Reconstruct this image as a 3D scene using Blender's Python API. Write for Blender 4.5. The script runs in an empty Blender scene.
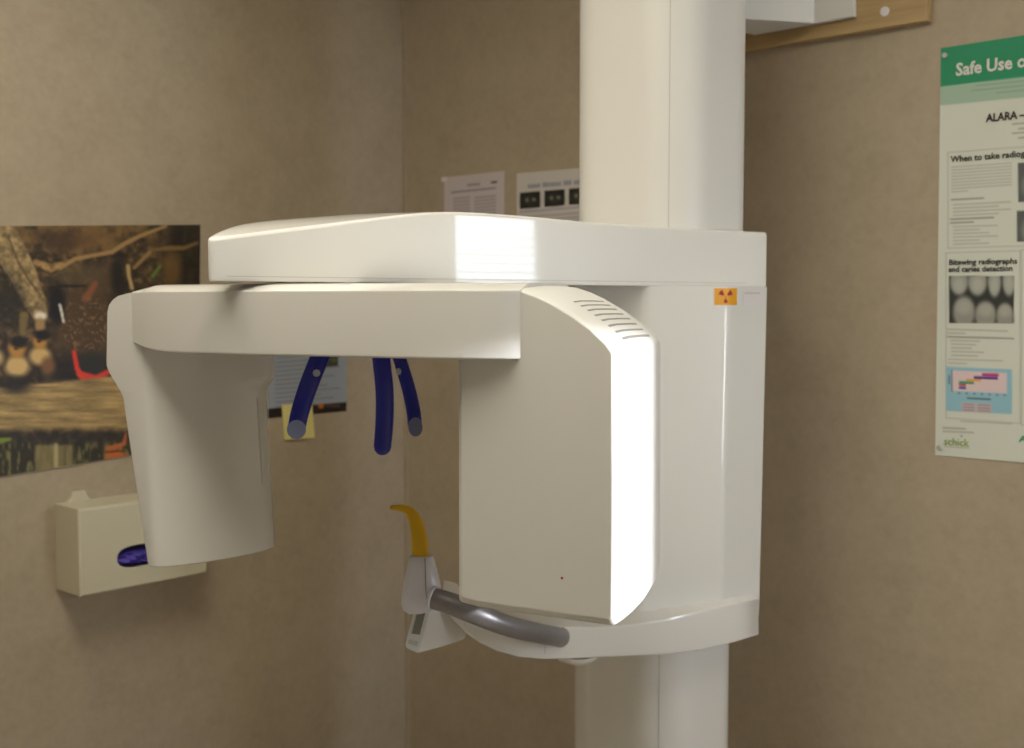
import bpy, bmesh, math, random
import numpy as np
from mathutils import Vector, Matrix

# ------------------------------------------------------------------ camera, world, light, exposure
scene = bpy.context.scene
COL = scene.collection
FPX, CX, CY, CAMZ = 1180.0, 512.0, 374.0, 1.60
PITCH = math.atan(74.0 / FPX)
cam_data = bpy.data.cameras.new('camera')
cam_data.sensor_width = 36.0
cam_data.lens = 36.0 * FPX / 1024.0
cam_data.clip_start = 0.02
cam_data.dof.use_dof = True
cam_data.dof.focus_distance = 1.62
cam_data.dof.aperture_fstop = 5.0
cam = bpy.data.objects.new('camera', cam_data)
COL.objects.link(cam)
cam.location = (0, 0, CAMZ)
THETA = -math.pi / 2 - math.atan2(-0.733, -0.681)    # the scene is measured in camera axes and turned so that the walls lie along X and Y
ROT = Matrix.Rotation(THETA, 3, 'Z')
cam.rotation_euler = (math.pi / 2 - PITCH, 0, THETA)
scene.camera = cam
scene.view_settings.view_transform = 'Standard'
scene.view_settings.look = 'None'
scene.view_settings.gamma = 1.0
scene.view_settings.use_curve_mapping = False
scene.view_settings.exposure = 0.0

world = bpy.data.worlds.new('world')
scene.world = world
world.use_nodes = True
world.node_tree.nodes['Background'].inputs[0].default_value = (0.75, 0.86, 1.0, 1)
world.node_tree.nodes['Background'].inputs[1].default_value = 1.0

# room axes: U points out of the right-hand wall, V runs along it away from the corner
CORNER = Vector((-0.311, 3.4, 0.0))
U = Vector((-0.681, -0.733, 0)).normalized()
V = Vector((-U.y, U.x, 0))            # (0.733,-0.681)
Z = Vector((0, 0, 1))
RU, RV, RH = 4.3, 3.6, 2.75           # room size


def W(u, v, z):
    return CORNER + U * u + V * v + Z * z


WIN_U0, WIN_U1, WIN_Z0, WIN_Z1 = 0.04, 0.42, 0.95, 2.07


def area_light(name, loc, direction, sx, sy, power, color):
    d = bpy.data.lights.new(name, 'AREA')
    d.shape = 'RECTANGLE'
    d.size, d.size_y = sx, sy
    d.energy = power
    d.color = color
    o = bpy.data.objects.new(name, d)
    COL.objects.link(o)
    o.location = ROT @ Vector(loc)
    o.rotation_euler = (ROT @ Vector(direction)).to_track_quat('-Z', 'Y').to_euler()
    return o


# daylight just outside the window glass
area_light('window_daylight', W((WIN_U0 + WIN_U1) / 2, RV + 0.20, (WIN_Z0 + WIN_Z1) / 2), -V,
           WIN_U1 - WIN_U0 + 0.1, WIN_Z1 - WIN_Z0 + 0.1, 30.0, (0.84, 0.92, 1.0))
# low sun coming through that window
SUN_EL = math.radians(12)
sun_data = bpy.data.lights.new('sun', 'SUN')
sun_data.energy = 7.0
sun_data.angle = math.radians(1.2)
sun_data.color = (0.95, 0.97, 1.0)
sun = bpy.data.objects.new('sun', sun_data)
COL.objects.link(sun)
SUN_DIR = Vector((-0.925 * math.cos(SUN_EL), 0.380 * math.cos(SUN_EL), -math.sin(SUN_EL)))
sun.location = ROT @ W(0.2, 4.8, 2.2)
sun.rotation_euler = (ROT @ SUN_DIR).to_track_quat('-Z', 'Y').to_euler()

LAMP_STRENGTH = 10.3
LAMP_SPOTS = [(1.64, 1.25, 0.60), (1.00, 2.85, 0.24)]   # ceiling light panels (u, v, half length)

# ------------------------------------------------------------------ pixel helpers (measuring only)
CT, ST = math.cos(PITCH), math.sin(PITCH)
CAM = Vector((0, 0, CAMZ))


def ray(x, y):
    cx, cy = (x - CX) / FPX, (CY - y) / FPX
    return Vector((cx, CT + cy * ST, -ST + cy * CT))


def at(x, y, d):
    r = ray(x, y)
    return CAM + r * (d / r.y)


def on(x, y, p, n):
    r = ray(x, y)
    return CAM + r * ((p - CAM).dot(n) / r.dot(n))


def on_right(x, y, off=0.0):
    return on(x, y, W(off, 0, 0), U)


def on_left(x, y, off=0.0):
    return on(x, y, W(0, off, 0), V)


def project(p):
    q = p - CAM
    f = q.y * CT - q.z * ST
    up = q.y * ST + q.z * CT
    return CX + FPX * q.x / f, CY - FPX * up / f


# ------------------------------------------------------------------ materials
def lin(c):
    return tuple((x / 12.92 if x <= 0.04045 else ((x + 0.055) / 1.055) ** 2.4) for x in c)


def rgb(r, g, b):
    return lin((r / 255.0, g / 255.0, b / 255.0))


def material(name, color, rough=0.5, metal=0.0, coat=0.0, noise=0.0, nscale=8.0, bump=0.0, bscale=200.0,
             trans=0.0, ior=1.45, emit=None, estr=0.0, spec=0.5):
    m = bpy.data.materials.new(name)
    m.use_nodes = True
    nt = m.node_tree
    b = nt.nodes['Principled BSDF']
    b.inputs['Base Color'].default_value = (*color, 1)
    b.inputs['Roughness'].default_value = rough
    b.inputs['Metallic'].default_value = metal
    b.inputs['Coat Weight'].default_value = coat
    b.inputs['Coat Roughness'].default_value = 0.03
    b.inputs['Transmission Weight'].default_value = trans
    b.inputs['IOR'].default_value = ior
    b.inputs['Specular IOR Level'].default_value = spec
    if emit:
        b.inputs['Emission Color'].default_value = (*emit, 1)
        b.inputs['Emission Strength'].default_value = estr
    tc = nt.nodes.new('ShaderNodeTexCoord')
    if noise > 0:
        n = nt.nodes.new('ShaderNodeTexNoise')
        n.inputs['Scale'].default_value = nscale
        n.inputs['Detail'].default_value = 6
        r = nt.nodes.new('ShaderNodeValToRGB')
        r.color_ramp.elements[0].position = 0.3
        r.color_ramp.elements[1].position = 0.7
        r.color_ramp.elements[0].color = (*[c * (1 - noise) for c in color], 1)
        r.color_ramp.elements[1].color = (*[min(1, c * (1 + noise)) for c in color], 1)
        nt.links.new(tc.outputs['Object'], n.inputs['Vector'])
        nt.links.new(n.outputs['Fac'], r.inputs['Fac'])
        nt.links.new(r.outputs['Color'], b.inputs['Base Color'])
    if bump > 0:
        n2 = nt.nodes.new('ShaderNodeTexNoise')
        n2.inputs['Scale'].default_value = bscale
        n2.inputs['Detail'].default_value = 3
        bp = nt.nodes.new('ShaderNodeBump')
        bp.inputs['Strength'].default_value = bump
        bp.inputs['Distance'].default_value = 0.002
        nt.links.new(tc.outputs['Object'], n2.inputs['Vector'])
        nt.links.new(n2.outputs['Fac'], bp.inputs['Height'])
        nt.links.new(bp.outputs['Normal'], b.inputs['Normal'])
    return m


def wallpaper_material():
    m = material('beige_wallpaper', (0.3, 0.25, 0.19), 0.62)
    nt = m.node_tree
    b = nt.nodes['Principled BSDF']
    tc = nt.nodes['Texture Coordinate'] if 'Texture Coordinate' in nt.nodes else nt.nodes.new('ShaderNodeTexCoord')
    n1 = nt.nodes.new('ShaderNodeTexNoise'); n1.inputs['Scale'].default_value = 9; n1.inputs['Detail'].default_value = 8
    n1.inputs['Roughness'].default_value = 0.7
    n2 = nt.nodes.new('ShaderNodeTexNoise'); n2.inputs['Scale'].default_value = 60; n2.inputs['Detail'].default_value = 4
    mix = nt.nodes.new('ShaderNodeMath'); mix.operation = 'MULTIPLY_ADD'
    mix.inputs[1].default_value = 0.45
    r = nt.nodes.new('ShaderNodeValToRGB')
    r.color_ramp.elements[0].position = 0.48
    r.color_ramp.elements[1].position = 0.95
    r.color_ramp.elements[0].color = (0.395, 0.325, 0.235, 1)
    r.color_ramp.elements[1].color = (0.475, 0.400, 0.300, 1)
    nt.links.new(tc.outputs['Object'], n1.inputs['Vector'])
    nt.links.new(tc.outputs['Object'], n2.inputs['Vector'])
    nt.links.new(n2.outputs['Fac'], mix.inputs[0])
    nt.links.new(n1.outputs['Fac'], mix.inputs[2])
    nt.links.new(mix.outputs[0], r.inputs['Fac'])
    nt.links.new(r.outputs['Color'], b.inputs['Base Color'])
    bp = nt.nodes.new('ShaderNodeBump'); bp.inputs['Strength'].default_value = 0.25; bp.inputs['Distance'].default_value = 0.002
    nt.links.new(n2.outputs['Fac'], bp.inputs['Height'])
    nt.links.new(bp.outputs['Normal'], b.inputs['Normal'])
    return m


def wood_material():
    m = material('light_wood', (0.4, 0.26, 0.12), 0.5)
    nt = m.node_tree
    b = nt.nodes['Principled BSDF']
    tc = nt.nodes.new('ShaderNodeTexCoord')
    mp = nt.nodes.new('ShaderNodeMapping')
    mp.inputs['Scale'].default_value = (1.2, 30, 30)
    n = nt.nodes.new('ShaderNodeTexNoise'); n.inputs['Scale'].default_value = 1.6; n.inputs['Detail'].default_value = 5
    r = nt.nodes.new('ShaderNodeValToRGB')
    r.color_ramp.elements[0].position = 0.3; r.color_ramp.elements[1].position = 0.7
    r.color_ramp.elements[0].color = (0.36, 0.235, 0.10, 1)
    r.color_ramp.elements[1].color = (0.50, 0.35, 0.17, 1)
    nt.links.new(tc.outputs['Object'], mp.inputs['Vector'])
    nt.links.new(mp.outputs['Vector'], n.inputs['Vector'])
    nt.links.new(n.outputs['Fac'], r.inputs['Fac'])
    nt.links.new(r.outputs['Color'], b.inputs['Base Color'])
    return m


def print_material(name, rough=0.45):
    m = material(name, (1, 1, 1), rough)
    nt = m.node_tree
    a = nt.nodes.new('ShaderNodeVertexColor'); a.layer_name = 'print'
    nt.links.new(a.outputs['Color'], nt.nodes['Principled BSDF'].inputs['Base Color'])
    return m


def pane_material():
    m = bpy.data.materials.new('window_glass')
    m.use_nodes = True
    nt = m.node_tree
    nt.nodes.clear()
    o = nt.nodes.new('ShaderNodeOutputMaterial')
    t = nt.nodes.new('ShaderNodeBsdfTransparent')
    g = nt.nodes.new('ShaderNodeBsdfGlossy'); g.inputs['Roughness'].default_value = 0.02
    mx = nt.nodes.new('ShaderNodeMixShader'); mx.inputs[0].default_value = 0.06
    nt.links.new(t.outputs[0], mx.inputs[1]); nt.links.new(g.outputs[0], mx.inputs[2])
    nt.links.new(mx.outputs[0], o.inputs[0])
    return m


WHITE = material('white_lacquer', (0.765, 0.755, 0.735), 0.30, coat=0.8, noise=0.008, nscale=3)
WHITE_MATT = material('white_matt_plastic', (0.75, 0.74, 0.715), 0.36, noise=0.008, nscale=3, bump=0.02, bscale=600)
SEAM = material('grey_seam', (0.30, 0.28, 0.26), 0.6)
SEAM_LIGHT = material('pale_seam', (0.56, 0.54, 0.51), 0.6)
SLOT = material('vent_slot_grey', (0.30, 0.29, 0.28), 0.6)
DARK = material('dark_gap', (0.03, 0.028, 0.027), 0.6)
SILVER = material('silver_paint', (0.72, 0.73, 0.82), 0.38, metal=0.25, noise=0.02, nscale=40)
GREY_METAL = material('grey_brushed_metal', (0.27, 0.26, 0.275), 0.42, metal=0.7, noise=0.05, nscale=60)
BLUE = material('deep_blue_plastic', (0.012, 0.020, 0.42), 0.2, coat=0.4, trans=0.15, spec=0.5)
BLUE_PAD = material('pale_blue_pad', (0.20, 0.23, 0.42), 0.45)
SCREW = material('grey_screw', (0.42, 0.45, 0.56), 0.4, metal=0.3)
AMBER = material('amber_plastic', (1.0, 0.66, 0.03), 0.12, trans=0.45, ior=1.3, coat=0.3)
STICKER = material('orange_warning_print', rgb(238, 166, 30), 0.45)
RED_PRINT = material('dark_red_print', rgb(150, 20, 25), 0.5)
LABEL_WHITE = material('white_label', (0.74, 0.70, 0.72), 0.45)
PRINT_GREY = material('grey_print', (0.12, 0.11, 0.11), 0.6)
PRINT_PALE = material('pale_print', (0.72, 0.74, 0.70), 0.6)
PRINT_DARK = material('black_print', (0.035, 0.032, 0.03), 0.6)
PRINT_LIME = material('lime_print', rgb(140, 165, 60), 0.6)
PRINT_GREEN = material('green_print', rgb(30, 140, 90), 0.6)
RED_LED = material('red_indicator', (0.25, 0.01, 0.01), 0.3)
SCREEN = material('grey_display', (0.24, 0.235, 0.20), 0.2)
CREAM = material('cream_plastic', (0.62, 0.58, 0.44), 0.42, noise=0.01)
PURPLE = material('violet_nitrile', (0.09, 0.06, 0.42), 0.38, noise=0.2, nscale=30)
WALLPAPER = wallpaper_material()
WOOD = wood_material()
PAPER_PRINT = print_material('printed_paper', 0.5)
PHOTO_PRINT = print_material('printed_photograph', 0.4)
STICKY = material('yellow_note', rgb(226, 216, 140), 0.6)
PIN = material('clear_pin', (0.5, 0.52, 0.5), 0.25, metal=0.2)
FLOOR = material('vinyl_floor', (0.58, 0.53, 0.47), 0.45, noise=0.12, nscale=14)
CEIL = material('ceiling_tile', (0.72, 0.70, 0.66), 0.8, noise=0.03, nscale=60)
PAINT = material('off_white_fill_paint', (0.66, 0.63, 0.60), 0.7, noise=0.02)  # pale tone put on the unseen walls to bounce fill light
TRIM = material('painted_trim', (0.62, 0.59, 0.54), 0.45)
BLIND = material('white_blind', (0.78, 0.77, 0.74), 0.5)
PANE = pane_material()
LAMP = material('lamp_diffuser', (0.9, 0.9, 0.88), 0.5, emit=(1.0, 0.93, 0.76), estr=LAMP_STRENGTH)

# ------------------------------------------------------------------ object helpers
ORG = {}


def obj(name, verts, faces, mat, parent=None, smooth=None, kind=None):
    verts = [ROT @ Vector(v) for v in verts]
    lo = Vector([min(v[i] for v in verts) for i in range(3)])
    hi = Vector([max(v[i] for v in verts) for i in range(3)])
    org = Vector(((lo.x + hi.x) / 2, (lo.y + hi.y) / 2, lo.z))
    me = bpy.data.meshes.new(name)
    me.from_pydata([tuple(v - org) for v in verts], [], faces)
    bm = bmesh.new(); bm.from_mesh(me)
    bmesh.ops.recalc_face_normals(bm, faces=bm.faces)
    bm.to_mesh(me); bm.free()
    me.materials.append(mat)
    if smooth is not None:
        me.shade_smooth()
        me.set_sharp_from_angle(angle=math.radians(smooth))
    o = bpy.data.objects.new(name, me)
    if smooth is not None:
        wn = o.modifiers.new('weighted_normal', 'WEIGHTED_NORMAL')
        wn.keep_sharp = True
    COL.objects.link(o)
    ORG[o.name] = org
    if parent is not None:
        o.parent = parent
        o.location = org - ORG[parent.name]
    else:
        o.location = org
    if kind:
        o['kind'] = kind
    return o


def empty(name, loc):
    o = bpy.data.objects.new(name, None)
    o.empty_display_size = 0.1
    COL.objects.link(o)
    loc = ROT @ Vector(loc)
    o.location = loc
    ORG[o.name] = loc
    return o


def tag(o, label, cat, group=None):
    o['label'] = label
    o['category'] = cat
    if group:
        o['group'] = group
    return o


def structure(o, label=None, cat=None):
    o['kind'] = 'structure'
    if label:
        o['label'] = label; o['category'] = cat
    return o


def loft_data(rings, closed=True, caps=True):
    n = len(rings[0])
    verts = [p for r in rings for p in r]
    faces = []
    for i in range(len(rings) - 1):
        for j in range(n if closed else n - 1):
            k = (j + 1) % n
            faces.append((i * n + j, i * n + k, (i + 1) * n + k, (i + 1) * n + j))
    if caps:
        faces.append(tuple(range(n)))
        faces.append(tuple(range((len(rings) - 1) * n, len(rings) * n)))
    return verts, faces


def loft(name, rings, mat, parent=None, smooth=35):
    v, f = loft_data(rings)
    return obj(name, v, f, mat, parent, smooth)


def box_uv(name, u0, u1, v0, v1, z0, z1, mat, parent=None, bev=0.0):
    pts = [(u0, v0), (u1, v0), (u1, v1), (u0, v1)]
    if bev <= 0:
        rings = [[W(u, v, z) for u, v in pts] for z in (z0, z1)]
        return loft(name, rings, mat, parent, smooth=None)
    rp = round2d(pts, bev, 3)
    cu, cv = (u0 + u1) / 2, (v0 + v1) / 2
    rings = []
    for z, ins in ((z0, bev), (z0 + bev * 0.3, bev * 0.3), (z0 + bev, 0), (z1 - bev, 0), (z1 - bev * 0.3, bev * 0.3), (z1, bev)):
        rings.append([W(u - ins * (1 if u > cu else -1), v - ins * (1 if v > cv else -1), z) for u, v in rp])
    return loft(name, rings, mat, parent, 40)


def round2d(pts, r, seg=6):
    out = []
    n = len(pts)
    rs = r if isinstance(r, (list, tuple)) else [r] * n
    for i in range(n):
        p0, p1, p2 = (Vector(pts[(i + k) % n][:2]) for k in (-1, 0, 1))
        a, b = (p0 - p1), (p2 - p1)
        la, lb = a.length, b.length
        a.normalize(); b.normalize()
        ang = a.angle(b)
        rr = rs[i]
        if rr <= 0 or ang > math.pi - 1e-3:
            out.append((p1.x, p1.y)); continue
        t = min(rr / math.tan(ang / 2), la * 0.49, lb * 0.49)
        rr = t * math.tan(ang / 2)
        c = p1 + (a + b).normalized() * (rr / math.sin(ang / 2))
        s, e = p1 + a * t - c, p1 + b * t - c
        a0 = math.atan2(s.y, s.x); a1 = math.atan2(e.y, e.x)
        d = (a1 - a0 + math.pi) % (2 * math.pi) - math.pi
        for k in range(seg + 1):
            q = a0 + d * k / seg
            out.append((c.x + rr * math.cos(q), c.y + rr * math.sin(q)))
    return out


def catmull(pts, n):
    P = [Vector(p) for p in pts]
    P = [P[0] * 2 - P[1]] + P + [P[-1] * 2 - P[-2]]
    out = []
    m = len(P) - 3
    for i in range(n + 1):
        t = i / n * m
        k = min(int(t), m - 1)
        t -= k
        a, b, c, d = P[k:k + 4]
        out.append(0.5 * ((2 * b) + (c - a) * t + (2 * a - 5 * b + 4 * c - d) * t * t + (3 * b - a - 3 * c + d) * t ** 3))
    return out


def interp(vals, t):
    x = t * (len(vals) - 1)
    k = min(int(x), len(vals) - 2)
    return vals[k] + (vals[k + 1] - vals[k]) * (x - k)


def sweep(name, path, wid, thk, mat, parent=None, ref=(0, -1, 0), n=24, m=14, power=2.0, tip=True, roundness=0.5):
    """swept (super-)elliptic section; wid lies across the path and ref, thk along ref"""
    pts = catmull(path, n)
    ref = Vector(ref)
    rings = []
    L = len(pts)
    for i, p in enumerate(pts):
        t = (pts[min(i + 1, L - 1)] - pts[max(i - 1, 0)]).normalized()
        side = t.cross(ref).normalized()
        nn = side.cross(t).normalized()
        s = i / (L - 1)
        w, h = interp(wid, s) / 2, interp(thk, s) / 2
        ring = []
        for k in range(m):
            q = 2 * math.pi * k / m
            c, sn = math.cos(q), math.sin(q)
            ring.append(p + side * (w * math.copysign(abs(c) ** (2 / power), c)) + nn * (h * math.copysign(abs(sn) ** (2 / power), sn)))
        rings.append(ring)
    if tip:
        for end in (0, -1):
            base = rings[end]
            c = sum(base, Vector()) / m
            t = (pts[1] - pts[0]).normalized() * -1 if end == 0 else (pts[-1] - pts[-2]).normalized()
            r = max((q - c).length for q in base)
            caps = []
            for a in (30, 60, 80):
                a = math.radians(a)
                caps.append([c + (q - c) * math.cos(a) + t * (r * roundness * math.sin(a)) for q in base])
            if end == 0:
                rings = caps[::-1] + rings
            else:
                rings = rings + caps
    return loft(name, rings, mat, parent, 50)


def disc(name, c, nrm, r, thick, mat, parent, seg=24, rx=1.0):
    nrm = Vector(nrm).normalized()
    t = nrm.cross(Z).normalized()
    if t.length < 1e-3:
        t = Vector((1, 0, 0))
    s = t.cross(nrm).normalized()
    rings = []
    for h, k in ((0, 1.0), (thick * 0.7, 1.0), (thick, 0.88)):
        rings.append([c + nrm * h + (t * math.cos(2 * math.pi * i / seg) * rx + s * math.sin(2 * math.pi * i / seg)) * r * k for i in range(seg)])
    return loft(name, rings, mat, parent, 40)


def strip(name, a, b, nrm, w, h, mat, parent):
    """thin box from a to b, width w, standing h out along nrm"""
    nrm = Vector(nrm).normalized()
    d = (b - a).normalized()
    s = d.cross(nrm).normalized() * (w / 2)
    r0 = [a + s, a - s, a - s + nrm * h, a + s + nrm * h]
    r1 = [p + (b - a) for p in r0]
    return loft(name, [r0, r1], mat, parent, None)


def text(name, body, pos, xdir, ydir, height, mat, parent, bold=0.0, width=None, lift=0.0006):
    cu = bpy.data.curves.new(name, 'FONT')
    cu.body = body
    cu.size = 1.0
    cu.offset = bold
    cu.resolution_u = 2
    tmp = bpy.data.objects.new('tmp', cu)
    COL.objects.link(tmp)
    bpy.context.view_layer.update()
    dg = bpy.context.evaluated_depsgraph_get()
    me0 = bpy.data.meshes.new_from_object(tmp.evaluated_get(dg))
    vs = [v.co.copy() for v in me0.vertices]
    fs = [tuple(p.vertices) for p in me0.polygons]
    bpy.data.objects.remove(tmp); bpy.data.curves.remove(cu); bpy.data.meshes.remove(me0)
    x1 = max(v.x for v in vs)
    sy = height / 0.7                       # cap height of the built-in face is about 0.7
    sx = width / x1 if width else sy
    nrm = Vector(xdir).cross(Vector(ydir)).normalized()
    out = [pos + xdir * (v.x * sx) + ydir * (v.y * sy) + nrm * lift for v in vs]
    return obj(name, out, fs, mat, parent)


# ------------------------------------------------------------------ room
wl = structure(box_uv('wall_left', -0.12, RU + 0.12, -0.12, 0.0, 0, RH, WALLPAPER))
structure(box_uv('wall_right', -0.12, 0.0, 0.0, RV + 0.12, 0, RH, WALLPAPER))
structure(box_uv('wall_rear', RU, RU + 0.12, 0.0, RV, 0, RH, PAINT))


def wall_side():
    v, f = [], []
    for (a, b, c, d) in ((0.0, WIN_U0, 0, RH), (WIN_U1, RU + 0.12, 0, RH), (WIN_U0, WIN_U1, 0, WIN_Z0), (WIN_U0, WIN_U1, WIN_Z1, RH)):
        k = len(v)
        v += [W(u, w, z) for z in (c, d) for (u, w) in ((a, RV + 0.12), (a, RV), (b, RV), (b, RV + 0.12))]
        f += [tuple(k + i for i in q) for q in ((0, 1, 2, 3), (4, 5, 6, 7), (0, 1, 5, 4), (1, 2, 6, 5), (2, 3, 7, 6), (3, 0, 4, 7))]
    return structure(obj('wall_side', v, f, PAINT))


wall_side()
structure(box_uv('floor', -0.12, RU + 0.12, -0.12, RV + 0.12, -0.1, 0, FLOOR))
structure(box_uv('ceiling', -0.12, RU + 0.12, -0.12, RV + 0.12, RH, RH + 0.1, CEIL))
structure(box_uv('baseboard_left', 0.012, RU, 0.0, 0.012, 0, 0.09, TRIM))
structure(box_uv('baseboard_right', 0.0, 0.012, 0.0, RV, 0, 0.09, TRIM))
structure(box_uv('trim_1', 0.0, 0.004, 0.0, 0.014, 0.09, RH, WALLPAPER))

# window in the side wall, to the right of the photograph's frame
win = structure(empty('window_1', W((WIN_U0 + WIN_U1) / 2, RV + 0.06, WIN_Z0)))
fr = 0.03
box_uv('window_frame', WIN_U0, WIN_U0 + fr, RV + 0.04, RV + 0.09, WIN_Z0, WIN_Z1, TRIM, win)
box_uv('window_frame', WIN_U1 - fr, WIN_U1, RV + 0.04, RV + 0.09, WIN_Z0, WIN_Z1, TRIM, win)
box_uv('window_frame', WIN_U0 + fr, WIN_U1 - fr, RV + 0.04, RV + 0.09, WIN_Z0, WIN_Z0 + fr, TRIM, win)
box_uv('window_frame', WIN_U0 + fr, WIN_U1 - fr, RV + 0.04, RV + 0.09, WIN_Z1 - fr, WIN_Z1, TRIM, win)
box_uv('pane', WIN_U0 + fr, WIN_U1 - fr, RV + 0.062, RV + 0.068, WIN_Z0 + fr, WIN_Z1 - fr, PANE, win)
bl = tag(empty('window_blind', W((WIN_U0 + WIN_U1) / 2, RV + 0.02, WIN_Z0 + 0.05)), 'white slatted blind hanging in the daylight window', 'blind')
box_uv('head_rail', WIN_U0 + 0.01, WIN_U1 - 0.01, RV + 0.004, RV + 0.036, WIN_Z1 - 0.035, WIN_Z1 - 0.002, BLIND, bl)
slat = None
for i in range(23):
    z = WIN_Z0 + 0.05 + i * 0.045
    if slat is None:
        slat = strip('slat', W(WIN_U0 + 0.015, RV + 0.019, z), W(WIN_U1 - 0.015, RV + 0.019, z), (V * -0.226 + Z).normalized(), 0.026, 0.001, BLIND, bl)
        z_first = z
    else:
        c = slat.copy(); COL.objects.link(c); c.parent = bl
        c.location = slat.location + Vector((0, 0, z - z_first))

# ceiling light panels
for i, (u, v, b) in enumerate(LAMP_SPOTS):
    t = tag(empty('ceiling_light', W(u, v, RH)), ['long ceiling light panel in front of the imaging unit', 'square ceiling light panel beside the window'][i], 'light', 'ceiling light panels')
    a = 0.30
    for (u0, u1, v0, v1) in ((u - a - .03, u + a + .03, v - b - .03, v - b), (u - a - .03, u + a + .03, v + b, v + b + .03),
                             (u - a - .03, u - a, v - b, v + b), (u + a, u + a + .03, v - b, v + b)):
        box_uv('frame', u0, u1, v0, v1, RH - 0.03, RH, TRIM, t)
    box_uv('diffuser', u - a, u + a, v - b, v + b, RH - 0.02, RH - 0.012, LAMP, t)

# ------------------------------------------------------------------ the imaging unit
AX = Vector((0.292, 2.33, 0))              # axis of the fixed column
unit = tag(empty('panoramic_xray_unit', AX.copy()),
           'white dental panoramic imaging unit with column, overhead arm and rotating arm', 'medical device')

# fixed column
UCOL, VCOL = 0.138, 0.142
col_plan = round2d([(-UCOL, -VCOL), (UCOL, -VCOL), (UCOL, VCOL), (-UCOL, VCOL)], 0.092, 10)


def colring(z, k=1.0):
    return [AX + U * (a * k) + V * (b * k) + Z * z for a, b in col_plan]


column = loft('upper_column', [colring(CAMZ - 0.02), colring(2.44), colring(2.455, 0.97), colring(2.46, 0.9)], WHITE_MATT, unit, 40)
AX2 = AX + Vector((-0.012, 0.0, 0))
low_column = loft('lower_column', [[AX2 + U * (a * 0.965) + V * (b * 0.965) + Z * z for a, b in col_plan] for z in (0.04, CAMZ - 0.03)], WHITE, unit, 40)
loft('base_plate', [[AX + U * (a * 1.5 + 0.05) + V * (b * 1.4) + Z * z for a, b in col_plan] for z in (0.0, 0.035)] +
     [[AX + U * (a * 1.42 + 0.05) + V * (b * 1.32) + Z * 0.045 for a, b in col_plan]], WHITE_MATT, unit, 40)


def column_surface(px, py):
    """nearest point of the column outline under a pixel column"""
    best = None
    for i in range(len(col_plan)):
        p = AX + U * col_plan[i][0] + V * col_plan[i][1]
        q = AX + U * col_plan[(i + 1) % len(col_plan)][0] + V * col_plan[(i + 1) % len(col_plan)][1]
        for k in range(12):
            s = p.lerp(q, k / 12); s.z = CAMZ
            if s.y > AX.y:
                continue
            x, _ = project(s)
            if best is None or abs(x - px) < best[0]:
                best = (abs(x - px), s.copy())
    return best[1]


sp = column_surface(668, 100)
strip('column_seam', Vector((sp.x, sp.y + 0.0005, CAMZ + 0.1)), Vector((sp.x, sp.y + 0.0005, 2.43)), Vector((sp.x - AX.x, sp.y - AX.y, 0)), 0.0018, 0.0008, SEAM_LIGHT, column)

strip('column_seam', Vector((sp.x - 0.010, sp.y + 0.0055, 0.05)), Vector((sp.x - 0.010, sp.y + 0.0055, CAMZ - 0.5)), Vector((sp.x - AX.x, sp.y - AX.y, 0)), 0.0018, 0.0008, SEAM_LIGHT, low_column)

# wall board and bracket
vb = (on_right(927, 20.5, 0.022) - CORNER)
BV1, BZ0 = vb.dot(V), vb.z
board = tag(empty('mounting_board', W(0.0, (0.86 + BV1) / 2, BZ0)), 'pale wooden board screwed to the wall behind the column', 'board')
box_uv('plank', 0.0, 0.022, 0.86, BV1, BZ0, BZ0 + 0.30, WOOD, board, 0.002)
for (x, y) in ((885, 11.5),):
    disc('screw_cap', on_right(x, y, 0.022), U, 0.0095, 0.003, LABEL_WHITE, board, 20)
for dv, dz in ((0.93, 0.04), (0.93, 0.25), (BV1 - 0.08, 0.25)):
    disc('screw_cap', W(0.022, dv, BZ0 + dz), U, 0.0095, 0.003, LABEL_WHITE, board, 20)

p853 = on_right(853, 18, 0.036)
p812 = on_right(814, 23, 0.036)
zbr = p812.z
v853, v812 = (p853 - CORNER).dot(V), (p812 - CORNER).dot(V)
arm_far = p812.copy()
arm_near = at(735, 19, 2.44)
nb = (arm_near - arm_far); nb.z = 0
nn = Vector((nb.y, -nb.x, 0)).normalized()
if nn.y > 0:
    nn = -nn
br_plan = [arm_near, arm_far, W(0.036, v853, 0), W(0.0225, v853, 0), W(0.0225, v812 - 0.15, 0), arm_near - nn * 0.08]
loft('wall_bracket', [[Vector((p.x, p.y, z)) for p in br_plan] for z in (zbr, zbr + 0.22)], WHITE_MATT, unit, None)

# carriage that slides on the column
def tower_plan():
    pts = []
    for px, d in ((767.5, 2.245), (729, 2.150), (646, 2.105), (560, 2.145)):
        p = at(px, 300, d)
        pts.append((p.x, p.y))
    # close round the back of the column
    pts += [(AX.x - 0.20, AX.y + 0.03), (AX.x - 0.02, AX.y + 0.175), (AX.x + 0.135, AX.y + 0.10)]
    return round2d(pts, [0.008, 0.030, 0.035, 0.05, 0.05, 0.05, 0.01], 6)


TP = tower_plan()
Z_SB = CAMZ + 0.0238                     # underside of the overhead arm
z_tw = at(757, 637, 2.2).z
tower = loft('carriage', [[Vector((x + dx, y, z)) for x, y in TP] for z, dx in ((z_tw + 0.03, -0.007), (Z_SB + 0.001, 0.0))], WHITE, unit, 40)

# overhead arm
P1 = at(767, 260, 2.25); P1.z = 0
z_rear = at(767, 231.5, 2.25).z
NP = at(206, 260, 1.69); NP.z = 0
UA = (NP - P1).normalized()              # the overhead arm points slightly off the wall normal
VA = Vector((-UA.y, UA.x, 0))
NOSE = 1.235
ARM_W = 0.29


def s_of(px):
    return min((abs(project(Vector((*(P1 + UA * (i / 400.0)).xy, CAMZ)))[0] - px), i / 400.0) for i in range(0, 560))[1]


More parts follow.
